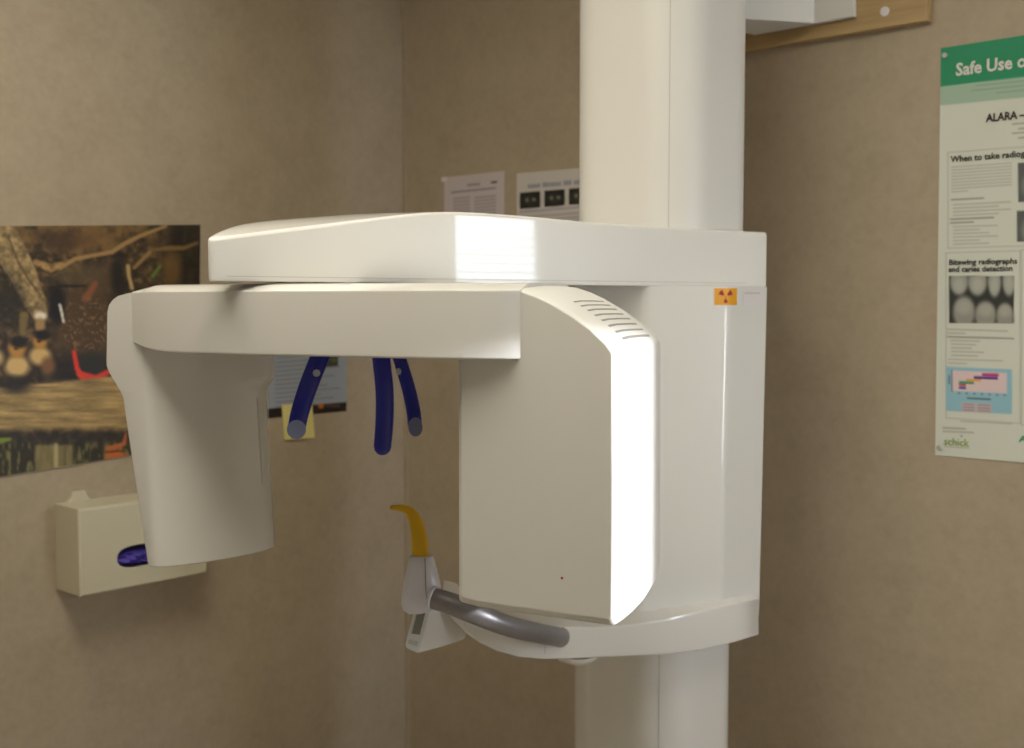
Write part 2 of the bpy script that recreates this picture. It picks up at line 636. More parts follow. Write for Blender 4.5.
def depth_s(s):
    return (P1 + UA * s).y


edge_px = [(767, 232), (700, 229), (600, 223), (540, 217), (490, 213), (450, 211), (410, 213.5), (370, 218.5), (330, 223.5), (290, 228.5), (250, 233.5), (215, 238), (206, 239.5)]
tabs = [(s_of(x), at(x, y, depth_s(s_of(x))).z) for x, y in edge_px]
S_END = tabs[-1][0]


def z_edge(s):
    if s <= tabs[0][0]:
        return tabs[0][1]
    for (a, za), (b, zb) in zip(tabs, tabs[1:]):
        if s <= b:
            return za + (zb - za) * (s - a) / max(1e-6, b - a)
    return tabs[-1][1]


def smooth_z(s):
    return sum(z_edge(s + k * 0.012) for k in range(-3, 4)) / 7


def arm_ring(s, inset_n, inset_f, shrink=0.0):
    """section of the arm; towards the nose the far side falls back so that the nose is slanted"""
    zb = Z_SB + 0.0035 * max(0.0, s - 0.2) + shrink
    w0, w1 = inset_n, ARM_W - inset_f
    g = max(0.0, min(1.0, (s - 0.35) / (S_END - 0.35)))
    g = g * g * (3 - 2 * g)

    def pt(w, z=None, dz=0.0):
        se = s - g * (0.66 * w + 1.3 * w * w)
        t = (w - w0) / (w1 - w0)
        dome = 0.017 * max(0.0, min(1.0, (s - 0.60) / 0.45)) * math.sin(math.pi * min(1, max(0, t))) ** 0.8
        if z is None:
            z = smooth_z(se) + dome + dz - shrink * 0.7
        return P1 + UA * se - VA * w + Z * z
    prof = [pt(w0 + 0.004, zb), pt(w0 + 0.001, zb + 0.001), pt(w0, zb + 0.004), pt(w0, None, -0.006), pt(w0 + 0.0012, None, -0.0025), pt(w0 + 0.004, None, -0.0005)]
    for k in range(1, 10):
        prof.append(pt(w0 + (w1 - w0) * k / 10))
    prof += [pt(w1 - 0.004, None, -0.0005), pt(w1, None, -0.006), pt(w1, zb + 0.004), pt(w1 - 0.004, zb)]
    return prof


rings = [arm_ring(-0.002, 0.006, 0.006, 0.004), arm_ring(0.0, 0.002, 0.002, 0.001), arm_ring(0.004, 0, 0)]
for i in range(1, 41):
    rings.append(arm_ring(0.004 + (S_END - 0.012 - 0.004) * i / 40, 0.0, 0.0))
rings.append(arm_ring(S_END - 0.006, 0.002, 0.002, 0.0))
rings.append(arm_ring(S_END - 0.001, 0.006, 0.006, 0.001))
rings.append(arm_ring(S_END + 0.001, 0.011, 0.011, 0.004))
overarm = loft('overhead_arm', rings, WHITE, unit, 30)
strip('arm_joint', P1 + UA * 0.05 + Z * (Z_SB + 0.008), P1 + UA * (S_END - 0.03) + Z * (Z_SB + 0.0105), VA, 0.0012, 0.0004, SEAM_LIGHT, overarm)

# rotating arm: A runs from the sensor to the tube head, B faces the camera
PHI = math.radians(22.5)
A = Vector((math.cos(PHI), -math.sin(PHI), 0))
B = Vector((-math.sin(PHI), -math.cos(PHI), 0))
SC = 1.06
CEN = Vector((-0.205, 1.71, 0)) * SC            # rotation axis below the overhead arm


def R(r, o, z):
    return CEN + A * (r * SC) + B * (o * SC) + Z * z


def r_at(px, o, py=330):
    p = on(px, py, R(0, o, 0), B)
    return (p - CEN).dot(A) / SC, p.z


# beam
rL, _ = r_at(130, 0.105)
rR, _ = r_at(518, 0.118)
front = [(rL, 0.100), (rL + 0.05, 0.118), (rL + 0.12, 0.130), (rL + 0.22, 0.142), (rR - 0.16, 0.146), (rR - 0.10, 0.142), (rR - 0.06, 0.1355), (rR - 0.03, 0.127), (rR - 0.012, 0.119), (rR, 0.1105)]
fc = catmull([Vector((a, b, 0)) for a, b in front], 40)
front = [(p.x, p.y) for p in fc]
back = [(rR, -0.09), (rL + 0.12, -0.10), (rL + 0.02, -0.08)]
beam_plan = front + back
zt = CAMZ + 0.0130
cenr = ((rL + rR) / 2)


def beam_ring(z, ins, dzf=None):
    out = []
    for (r, o) in beam_plan:
        rr = r + ins * (1 if r < rL + 0.03 else 0)
        oo = o - ins if o > 0 else o + ins
        zz = z
        if dzf:
            zz = z + dzf(r, o)
        out.append(R(rr, oo, zz))
    return out


def beam_bottom(r, o):
    k = max(0.0, 1 - (r - rL) / 0.10)
    return 0.012 * k * k


zb_beam = CAMZ - 0.0800
beam = loft('rotating_arm', [beam_ring(zb_beam - 0.0005, 0.006, beam_bottom), beam_ring(zb_beam + 0.0008, 0.0015, beam_bottom), beam_ring(zb_beam + 0.003, 0, beam_bottom),
                             beam_ring(zt - 0.002, 0), beam_ring(zt, 0.001), beam_ring(zt + 0.0085, 0.022), beam_ring(zt + 0.0110, 0.040)], WHITE, unit, 40)
disc('rotation_hub', CEN - B * 0.06 + Z * (zt + 0.004), Z, 0.075, 0.0075, DARK, unit, 32)

# tube head
O_N, O_F = 0.110, -0.122
tube_px = [(475, 603), (613, 622), (613.5, 480), (613.5, 352), (606, 343), (590, 329), (570, 314.5), (550, 302.5), (535, 295.5), (520, 290.5), (505, 291.5)]
tp = [((on(x, y, R(0, O_N, 0), B) - CEN).dot(A) / SC, on(x, y, R(0, O_N, 0), B).z) for x, y in tube_px]
r_in = r_at(453, O_N - 0.02)[0]
tp = tp + [(r_in + 0.010, tp[-1][1] - 0.004), (r_in + 0.010, tp[0][1] + 0.004)]
tube_poly = round2d(tp, [0.006, 0.006, 0, 0.012, 0, 0, 0, 0, 0, 0.01, 0, 0.008, 0.006], 4)
r_lo, r_hi = min(p[0] for p in tube_poly), max(p[0] for p in tube_poly)
z_lo, z_hi = min(p[1] for p in tube_poly), max(p[1] for p in tube_poly)


def tube_ring(o, li, ri, bi, ti):
    """inset amounts on the left, right, bottom and top sides at offset o"""
    out = []
    for r, z in tube_poly:
        fr_ = (r - r_lo) / (r_hi - r_lo)
        fz_ = (z - z_lo) / (z_hi - z_lo)
        rr = r + li * max(0, 1 - fr_ * 8) - ri * max(0, (fr_ - 0.9) * 10)
        zz = z + bi * max(0, 1 - fz_ * 4)
        if fz_ > 0.6:
            zz -= ti * min(1, (fz_ - 0.6) * 6)
        out.append(R(rr, o, zz))
    return out


T_ = O_N - O_F
tube_rings = [tube_ring(O_N, 0.012, 0.004, 0.004, 0.003), tube_ring(O_N - 0.0015, 0.010, 0.0015, 0.001, 0.0005), tube_ring(O_N - 0.006, 0.005, 0.0, -0.005, -0.002),
              tube_ring(O_N - 0.016, 0.0, 0.0, -0.010, -0.004), tube_ring(O_N - 0.05, -0.002, 0, -0.012, -0.006),
              tube_ring(0.02, -0.002, 0, -0.012, -0.008), tube_ring(-0.03, -0.002, 0, -0.008, -0.008), tube_ring(-0.080, 0, 0, 0.004, -0.007), tube_ring(-0.104, 0.004, 0.0, 0.020, -0.006),
              tube_ring(-0.115, 0.008, 0.002, 0.035, -0.004), tube_ring(-0.121, 0.014, 0.006, 0.05, 0.0), tube_ring(O_F - 0.001, 0.022, 0.012, 0.065, 0.004)]
tube = loft('tube_head', tube_rings, WHITE_MATT, unit, 40)
c = on(562, 578, R(0, O_N, 0), B)
disc('indicator_light', c, B, 0.0018, 0.0006, RED_LED, tube, 12)
# vent slots across the sloping top


def tube_top_ring(k, r):
    pts = sorted(((p - CEN).dot(A) / SC, p.z) for p in tube_rings[k] if p.z > CAMZ - 0.12)
    best = None
    for (a, za), (b, zb) in zip(pts, pts[1:]):
        if a <= r <= b and b - a > 1e-6:
            zz = za + (zb - za) * (r - a) / (b - a)
            best = zz if best is None else max(best, zz)
    return best if best is not None else pts[-1][1]


ring_o = [(tr_[0] - CEN).dot(B) / SC for tr_ in tube_rings]


def tube_top(r, o):
    for k in range(len(ring_o) - 1):
        if ring_o[k] >= o >= ring_o[k + 1]:
            f = (ring_o[k] - o) / (ring_o[k] - ring_o[k + 1])
            return tube_top_ring(k, r) * (1 - f) + tube_top_ring(k + 1, r) * f
    return tube_top_ring(0, r)


for i in range(8):
    r = r_at(571 + i * 7.0, 0.06)[0]
    nseg = 10
    v, f = [], []
    for k in range(nseg + 1):
        o_ = 0.050 - 0.125 * k / nseg
        for dr_ in (-0.0012, 0.0012):
            v.append(R(r + dr_, o_, tube_top(r + dr_, o_) + 0.0004))
    f = [(2 * k, 2 * k + 1, 2 * k + 3, 2 * k + 2) for k in range(nseg)]
    n0 = len(v)
    v += [p - Z * 0.002 for p in v]
    f += [tuple(n0 + q for q in g) for g in f]
    f += [(2 * k, 2 * k + 2, n0 + 2 * k + 2, n0 + 2 * k) for k in range(nseg)] + [(2 * k + 1, 2 * k + 3, n0 + 2 * k + 3, n0 + 2 * k + 1) for k in range(nseg)]
    obj('vent_slot', v, f, SLOT, tube)

# sensor head: horizontal sections from the bottom up
N_O = 0.100


def sensor_left(y):
    ys = [(292, 131), (296, 116), (302, 108), (310, 105.5), (365, 104.5), (372, 107), (384, 114), (396, 121), (420, 124.5), (480, 133.5), (540, 142.5), (566, 146.5)]
    for (a, xa), (b, xb) in zip(ys, ys[1:]):
        if y <= b:
            return xa + (xb - xa) * (y - a) / (b - a)
    return ys[-1][1]


def sensor_ring(y, extra=0.0, drop=0.0):
    rl, z = r_at(sensor_left(y), N_O, y)
    rn, _ = r_at(136 + (y - 300) * 0.062 + 4, N_O, y)
    rn = max(rn, rl + 0.012)
    k = max(0.0, min(1.0, (398 - y) / 18.0))         # flare near the top
    k = k * k * (3 - 2 * k)
    fl = 0.018 * k
    sh = max(0, y - 400) / 165.0 * 0.010
    pts = [(rl, N_O - 0.004), (rl + 0.004, N_O), (rn - 0.006, N_O), (rn + 0.002, N_O - 0.002), (rn + 0.010, N_O - 0.008), (rn + 0.022, N_O - 0.022), (rn + 0.038, N_O - 0.045),
           (rn + 0.054, N_O - 0.075), (rn + 0.068, N_O - 0.105 ), (rn + 0.078 + fl * 0.3, N_O - 0.135), (rn + 0.084 + fl, N_O - 0.160), (rn + 0.084 + fl, N_O - 0.182), (rn + 0.075 + fl, N_O - 0.200), (rn + 0.048 + fl, N_O - 0.210),
           (rl + 0.012, N_O - 0.200), (rl + 0.002, N_O - 0.19)]
    cr = sum(p[0] for p in pts) / len(pts)
    co = N_O - 0.1
    return [R(cr + (r - cr) * (1 - extra), co + (o - co) * (1 - extra * 0.4), z + drop) for r, o in pts]


srings = [sensor_ring(566, 0.16, -0.0015), sensor_ring(566, 0.07, -0.0008), sensor_ring(565, 0.0)]
for y in (545, 520, 495, 470, 445, 420, 404, 398, 394, 390, 386, 382, 378, 374, 370, 366, 361, 352, 340, 326, 312, 305, 300, 296, 293):
    srings.append(sensor_ring(y))
sensor = loft('sensor_head', srings, WHITE, unit, 50)
# short panel joint on the sensor face
pj0 = srings[4][11]; pj1 = srings[8][11]
strip('sensor_joint', srings[5][10] , srings[9][10], A, 0.0012, 0.0006, SEAM_LIGHT, sensor)

# head supports under the rotation hub
hub = loft('support_hub', [[R(0.07 * math.cos(t) * k + 0.03, 0.07 * math.sin(t) * k - 0.01, z) for t in [2 * math.pi * i / 32 for i in range(32)]] for z, k in ((zb_beam - 0.003, 0.9), (zb_beam - 0.002, 1), (zb_beam + 0.002, 1))], WHITE_MATT, unit, 40)
face = Vector((0.1, -1, 0)).normalized()


def rod(name, pxs, wpx, thick, lab):
    pxs = [(x, y, d * SC) for x, y, d in pxs]
    path = [at(x, y, d) for x, y, d in pxs]
    w = [k * pxs[min(i, len(pxs) - 1)][2] / FPX for i, k in enumerate(wpx)]
    o = sweep(name, path, w, [thick] * len(w), BLUE, unit, ref=face, power=2.6, roundness=1.0)
    o['label'] = lab
    return o


t1 = rod('temple_support', [(330, 338, 1.70), (320, 357, 1.69), (308, 387, 1.675), (300, 412, 1.665), (296.8, 427, 1.66)], [19, 19, 19, 18.5, 18], 0.012, 'dark blue curved temple rod')
disc('pad', at(296.5, 429.5, 1.652 * SC), face, 0.0142, 0.002, BLUE_PAD, t1)
disc('screw', at(316.5, 373, 1.672 * SC), face, 0.0055, 0.003, SCREW, t1, 16)
t2 = rod('temple_support', [(392, 338, 1.78), (399, 357, 1.775), (408.5, 388, 1.765), (413.5, 411, 1.755), (415, 425, 1.75)], [13, 13.5, 14, 14.5, 14.5], 0.012, 'dark blue curved temple rod')
disc('pad', at(415.5, 427, 1.742 * SC), face, 0.0150, 0.002, BLUE_PAD, t2, rx=0.75)
disc('screw', at(398.5, 371.5, 1.755 * SC), face, 0.0055, 0.003, SCREW, t2, 16, rx=0.8)
t3 = rod('forehead_support', [(380, 338, 1.66), (381.5, 360, 1.655), (384.5, 390, 1.65), (384.5, 420, 1.645), (382.5, 446.5, 1.64)], [18.5, 18.5, 18.5, 18.5, 18], 0.016, 'thicker dark blue forehead rod with rounded end')

# lower arm (chin support carrier)
st = [  # px x, y top, y bottom, depth of near face, far x, far y
    (758.5, 598.5, 636, 2.210, 0.470, 2.30),
    (735, 603, 643.5, 2.135, 0.400, 2.36),
    (700, 610.5, 651.5, 2.085, 0.300, 2.36),
    (668, 618, 655.5, 2.055, 0.210, 2.32),
    (636, 624, 657, 2.035, 0.130, 2.26),
    (600, 627, 658.5, 2.020, 0.070, 2.25),
    (570, 627, 660, 2.010, 0.025, 2.19),
    (545, 626, 660.5, 1.990, -0.010, 2.14),
    (520, 622, 658.5, 1.975, -0.040, 2.11),
    (498, 615, 652.5, 1.965, -0.065, 2.09),
    (480, 606, 644, 1.960, -0.085, 2.07),
    (465, 597, 633, 1.955, -0.100, 2.06),
    (452, 592, 620, 1.955, -0.112, 2.04),
    (443, 590, 608, 1.958, -0.118, 2.03),
]
rg = []
for (x, ya, yb, d, fx, fy) in st:
    n1, n0 = at(x, ya, d), at(x, yb, d)
    fd = Vector((fx - n1.x, fy - n1.y, 0))
    L = fd.length
    fd.normalize()
    h = n1.z - n0.z
    rr = min(0.008, h * 0.2)
    ring = [n0 + fd * rr, n0 + fd * rr * 0.3 + Z * rr * 0.3, n0 + Z * rr, n1 - Z * rr * 0.8, n1 + fd * rr * 0.25 - Z * rr * 0.2, n1 + fd * rr * 0.8,
            n1 + fd * (L * 0.5), n1 + fd * (L - rr), n1 + fd * L - Z * rr, n0 + fd * L + Z * rr, n0 + fd * (L - rr), n0 + fd * (L * 0.5) - Z * 0.004]
    rg.append(ring)
lower = loft('lower_arm', rg, WHITE, unit, 40)
dm = at(577, 660, 2.06)
rings = []
for k in range(7):
    a = math.radians(90 * k / 6)
    rings.append([Vector((dm.x + 0.046 * math.cos(a) * math.cos(t) , dm.y + 0.03 + 0.06 * math.cos(a) * math.sin(t), dm.z + 0.010 - 0.022 * math.sin(a))) for t in [2 * math.pi * i / 28 for i in range(28)]][:] if k < 6 else
                 [Vector((dm.x + 0.004 * math.cos(t), dm.y + 0.03 + 0.004 * math.sin(t), dm.z + 0.010 - 0.022)) for t in [2 * math.pi * i / 28 for i in range(28)]])
loft('lower_cover', rings, WHITE, lower, 60)
for i in (4 + 7, 7):
    x, ya, yb, d, _, _ = st[i]
    strip('joint', at(x, ya + 8, d + 0.0002), at(x, yb - 7, d + 0.0002), Vector((0.1, -1, 0)), 0.0012, 0.0006, SEAM_LIGHT, lower)

# bite holder and block
hx = [(612.5, 409, 424, 0.022, 1.867), (609, 404.5, 434, 0.030, 1.864), (603, 402.5, 438.5, 0.034, 1.862), (596, 403, 440, 0.036, 1.862), (588, 404, 439.5, 0.036, 1.862), (578, 406, 437.5, 0.033, 1.862), (568, 408, 435, 0.030, 1.862), (560, 409.8, 433, 0.027, 1.862), (556.5, 410.3, 432.3, 0.026, 1.862), (555.5, 411.2, 431.4, 0.024, 1.862)]
rings = []
for (y, xa, xb, th, d) in hx:
    pa, pb = at(xa, y, d), at(xb, y, d)
    sq = round2d([(0, 0), (1, 0), (1, 1), (0, 1)], 0.3, 4)
    rings.append([pa + (pb - pa) * a + Vector((0.25, 1, 0)).normalized() * (th * (b - 0.5)) for a, b in sq])
holder = loft('bite_holder', rings, SILVER, unit, 50)
jp = [at(x, y, 1.862 - th / 2 + 0.001) for x, y, th in ((425, 558, 0.027), (425.5, 575, 0.032), (426, 590, 0.036), (427.5, 606, 0.032))]
sweep('holder_joint', jp, [0.0014] * 4, [0.003] * 4, SEAM, holder, n=14, m=8, tip=False)
bite = sweep('bite_block', [at(420.5, 558, 1.862), at(420, 545, 1.862), at(417.5, 528, 1.862), at(412.5, 515, 1.862), at(404.5, 508.5, 1.862), at(391.5, 507.5, 1.862)],
             [0.027, 0.027, 0.024, 0.019, 0.012, 0.007], [0.020, 0.018, 0.015, 0.013, 0.012, 0.011], AMBER, unit, power=3.0, n=28)
bite['label'] = 'translucent amber bite block with curved tip'

# grab handle
hp = [at(433, 598, 1.848), at(452, 604, 1.836), (at(480, 615.5, 1.836)), at(510, 626.5, 1.867), at(540, 633.5, 1.925), at(560, 637, 2.004)]
handle = sweep('grab_handle', hp, [0.0345, 0.0345, 0.034, 0.0335, 0.033, 0.033], [0.0345, 0.0345, 0.034, 0.0335, 0.033, 0.033], GREY_METAL, unit, n=36, m=20, tip=False)
handle['label'] = 'dark silver curved tubular handle'


def ring_collar(name, c, axis, ro, ln, mat, parent):
    axis = Vector(axis).normalized()
    t = axis.cross(Z).normalized(); s = t.cross(axis)
    rs = []
    for h, k in ((-ln / 2, 0.93), (-ln / 2 * 0.6, 1), (ln / 2 * 0.6, 1), (ln / 2, 0.93)):
        rs.append([c + axis * h + (t * math.cos(q) + s * math.sin(q)) * ro * k for q in [2 * math.pi * i / 24 for i in range(24)]])
    return loft(name, rs, mat, parent, 40)


ring_collar('collar', hp[0], hp[1] - hp[0], 0.0195, 0.006, SILVER, handle)
ring_collar('collar', hp[-1], hp[-1] - hp[-2], 0.0175, 0.006, SEAM, handle)

# control box under the bite holder
fq = [at(414, 609, 1.941), at(431, 604, 1.946), at(418.5, 654.5, 1.930), at(403.5, 648, 1.925)]
bq = [at(446, 600, 1.999), at(466, 612, 2.009), at(466, 639, 2.009), at(440, 646, 1.999)]
cb = [fq[0], fq[1], fq[2], fq[3]]


def quad_ring(q, k):
    c = sum(q, Vector()) / 4
    cor = []
    for i in range(4):
        p, a, b = q[i], q[i - 1], q[(i + 1) % 4]
        for t in range(4):
            f = t / 3
            e0, e1 = p + (a - p) * 0.18, p + (b - p) * 0.18
            cor.append((1 - f) ** 2 * e0 + 2 * f * (1 - f) * p + f * f * e1)
    return [c + (p - c) * k for p in cor]


ctrl = loft('control_box', [quad_ring(fq, 0.93), quad_ring([p + (b - p) * 0.04 for p, b in zip(fq, bq)], 1.0), quad_ring([p + (b - p) * 0.5 for p, b in zip(fq, bq)], 1.03), quad_ring(bq, 1.0)], WHITE_MATT, unit, 40)


def on_face(a, b, k=-0.0012):
    p = fq[0].lerp(fq[1], a).lerp(fq[3].lerp(fq[2], a), b)
    n = (fq[1] - fq[0]).cross(fq[3] - fq[0]).normalized()
    if n.y > 0:
        n = -n
    return p, n


for nm, a0, a1, b0, b1, mt in (('display', 0.25, 0.78, 0.16, 0.62, SCREEN), ('button_strip', 0.2, 0.8, 0.76, 0.86, SEAM_LIGHT)):
    c4 = [on_face(a, b) for a, b in ((a0, b0), (a1, b0), (a1, b1), (a0, b1))]
    loft(nm, [[p - n * 0.001 for p, n in c4], [p + n * 0.0012 for p, n in c4]], mt, ctrl, None)

# warning sticker and rating label on the carriage
def tower_point(px, py):
    """point of the carriage surface seen under a pixel"""
    r = ray(px, py)
    best = None
    m = len(TP)
    for i in range(m):
        (x0, y0), (x1, y1) = TP[i], TP[(i + 1) % m]
        # solve CAM.xy + t r.xy = p + s (q-p)
        dx, dy = x1 - x0, y1 - y0
        det = r.x * (-dy) + r.y * dx
        if abs(det) < 1e-12:
            continue
        t = (x0 * (-dy) + y0 * dx) / det
        s = (r.x * y0 - r.y * x0) / det
        if -1e-6 <= s <= 1 + 1e-6 and t > 0 and (best is None or t < best):
            best = t
    return CAM + r * best


def carriage_patch(name, x0, x1, y0, y1, lift, mat, parent, n=8):
    dirn = Vector((0.25, -1, 0)).normalized()
    base = [[tower_point(x0 + (x1 - x0) * i / n, y) for i in range(n + 1)] for y in (y0, y1)]
    # keep edges level
    v = [p + dirn * lift for p in base[0]] + [Vector((p.x, p.y, q.z)) + dirn * lift for p, q in zip(base[0], base[1])]
    f = [(i, i + 1, n + 2 + i, n + 1 + i) for i in range(n)]
    k = len(v)
    v += [p - dirn * lift * 0.9 for p in v]
    f += [(k + a, k + b, k + c_, k + d) for a, b, c_, d in f]
    f += [(i, i + 1, k + i + 1, k + i) for i in range(n)] + [(n + 1 + i, n + 2 + i, k + n + 2 + i, k + n + 1 + i) for i in range(n)]
    f += [(0, n + 1, k + n + 1, k), (n, 2 * n + 1, k + 2 * n + 1, k + n)]
    return obj(name, v, f, mat, parent)


backing = carriage_patch('label_backing', 713, 765.5, 287.5, 308.5, 0.0007, WHITE, tower)
stick = carriage_patch('warning_sticker', 714.3, 736.8, 288.2, 305, 0.0015, STICKER, tower)
stick['label'] = 'orange radiation warning sticker'
rating = carriage_patch('rating_label', 743, 763.5, 290.5, 306, 0.0015, LABEL_WHITE, tower)
rating['label'] = 'small white rating label'
carriage_patch('rating_text', 744.5, 759.5, 292.2, 294.0, 0.0022, SEAM_LIGHT, tower)
for (tx, ty) in ((-4.2, -3.6), (4.2, -3.6), (0, 4.6)):
    # blade: a wedge narrow towards the centre
    cxp, cyp = 725.3, 296.6
    q = [tower_point(cxp + tx, cyp + ty)]
    ctr = tower_point(cxp, cyp)
    d = q[0] - ctr
    side = d.cross(Vector((0.25, -1, 0)).normalized()).normalized()
    out = Vector((0.25, -1, 0)).normalized() * 0.0021
    L = d.length
    pts = [ctr + d * 0.45 - side * L * 0.14, ctr + d * 0.45 + side * L * 0.14, ctr + d * 1.22 + side * L * 0.50, ctr + d * 1.36 + side * L * 0.2, ctr + d * 1.36 - side * L * 0.2, ctr + d * 1.22 - side * L * 0.50]
    loft('trefoil_blade', [[p + out * 0.8 for p in pts], [p + out for p in pts]], RED_PRINT, stick, None)
disc('trefoil_centre', tower_point(725.3, 296.8) + Vector((0.25, -1, 0)).normalized() * 0.0017, Vector((0.25, -1, 0)), 0.0012, 0.0004, RED_PRINT, stick, 12)

# ------------------------------------------------------------------ prints on the walls
rng = np.random.RandomState(7)
NOISE = rng.rand(128, 128)


def vnoise(x, y):
    xi, yi = np.floor(x).astype(int), np.floor(y).astype(int)
    fx, fy = x - xi, y - yi
    fx = fx * fx * (3 - 2 * fx); fy = fy * fy * (3 - 2 * fy)
    g = lambda a, b: NOISE[a % 128, b % 128]
    return (g(xi, yi) * (1 - fx) + g(xi + 1, yi) * fx) * (1 - fy) + (g(xi, yi + 1) * (1 - fx) + g(xi + 1, yi + 1) * fx) * fy


def fbm(x, y, o=4):
    s = 0; a = 0.5
    for k in range(o):
        s = s + a * vnoise(x * 2 ** k + 17 * k, y * 2 ** k + 31 * k); a *= 0.5
    return s / 0.94


class Paint:
    def __init__(self, X, Y, base):
        self.X, self.Y = X, Y
        self.C = np.zeros(X.shape + (3,)) + np.array(base, float)

    def blend(self, m, c):
        m = np.clip(m, 0, 1)[..., None]
        self.C = self.C * (1 - m) + np.array(c, float) * m

    def rect(self, x0, y0, x1, y1, c, soft=0.6, a=1.0, slope=0.0):
        yy = self.Y - slope * (self.X - x0)
        m = np.clip((self.X - x0) / soft + .5, 0, 1) * np.clip((x1 - self.X) / soft + .5, 0, 1) * np.clip((yy - y0) / soft + .5, 0, 1) * np.clip((y1 - yy) / soft + .5, 0, 1)
        self.blend(m * a, c)

    def ell(self, cx, cy, rx, ry, c, soft=0.15, a=1.0, rot=0.0):
        dx, dy = self.X - cx, self.Y - cy
        cs, sn = math.cos(rot), math.sin(rot)
        q = np.sqrt(((dx * cs + dy * sn) / rx) ** 2 + ((-dx * sn + dy * cs) / ry) ** 2)
        self.blend(np.clip((1 + soft - q) / (2 * soft), 0, 1) * a, c)

    def line(self, pts, ws, c, soft=1.0, a=1.0, tex=0.0):
        D = np.full(self.X.shape, -1e9)
        for i in range(len(pts) - 1):
            (x0, y0), (x1, y1) = pts[i], pts[i + 1]
            L2 = (x1 - x0) ** 2 + (y1 - y0) ** 2 + 1e-9
            t = np.clip(((self.X - x0) * (x1 - x0) + (self.Y - y0) * (y1 - y0)) / L2, 0, 1)
            d = np.hypot(self.X - x0 - t * (x1 - x0), self.Y - y0 - t * (y1 - y0))
            w = ws[i] + (ws[i + 1] - ws[i]) * t
            D = np.maximum(D, w / 2 - d)
        m = np.clip(D / soft + .5, 0, 1) * a
        cc = np.array(c, float)
        if tex:
            k = (1 + tex * (fbm(self.X / 4, self.Y / 4) - .5) * 2)[..., None]
            mm = m[..., None]
            self.C = self.C * (1 - mm) + cc * k * mm
        else:
            self.blend(m, c)


def print_sheet(name, c00, c10, c01, nrm, step, paint, mat, parent, gain, thick=0.001, curl=None):
    """grid sheet: c00 top-left, c10 top-right, c01 bottom-left; colours come from paint(X, Y) in photograph pixels"""
    ex, ey = c10 - c00, c01 - c00
    nx, ny = max(2, int(ex.length / step)), max(2, int(ey.length / step))
    nrm = Vector(nrm)
    pts = []
    for j in range(ny + 1):
        for i in range(nx + 1):
            p = c00 + ex * (i / nx) + ey * (j / ny) + nrm * thick
            if curl:
                p += nrm * curl(i / nx, j / ny)
            pts.append(p)
    xy = np.array([project(p) for p in pts]).reshape(ny + 1, nx + 1, 2)
    C = paint(xy[..., 0], xy[..., 1])
    C = np.clip(C / 255.0, 0, 1)
    C = np.where(C <= 0.04045, C / 12.92, ((C + 0.055) / 1.055) ** 2.4) * gain
    C = np.clip(C, 0.004, 0.86).reshape(-1, 3)
    faces = [(j * (nx + 1) + i, j * (nx + 1) + i + 1, (j + 1) * (nx + 1) + i + 1, (j + 1) * (nx + 1) + i) for j in range(ny) for i in range(nx)]
    # rim and back
    k = len(pts)
    cor = [0, nx, (ny + 1) * (nx + 1) - 1, ny * (nx + 1)]
    back = [pts[q] - nrm * (thick * 0.9) for q in cor]
    faces += [(k, k + 1, k + 2, k + 3)]
    for e in range(4):
        faces.append((cor[e], cor[(e + 1) % 4], k + (e + 1) % 4, k + e))
    allp = pts + back
    o = obj(name, allp, faces, mat, parent)
    at_ = o.data.color_attributes.new('print', 'FLOAT_COLOR', 'POINT')
    full = np.ones((len(allp), 4), dtype=np.float32)
    full[:len(pts), :3] = C
    full[len(pts):, :3] = 0.5
    at_.data.foreach_set('color', full.ravel())
    return o


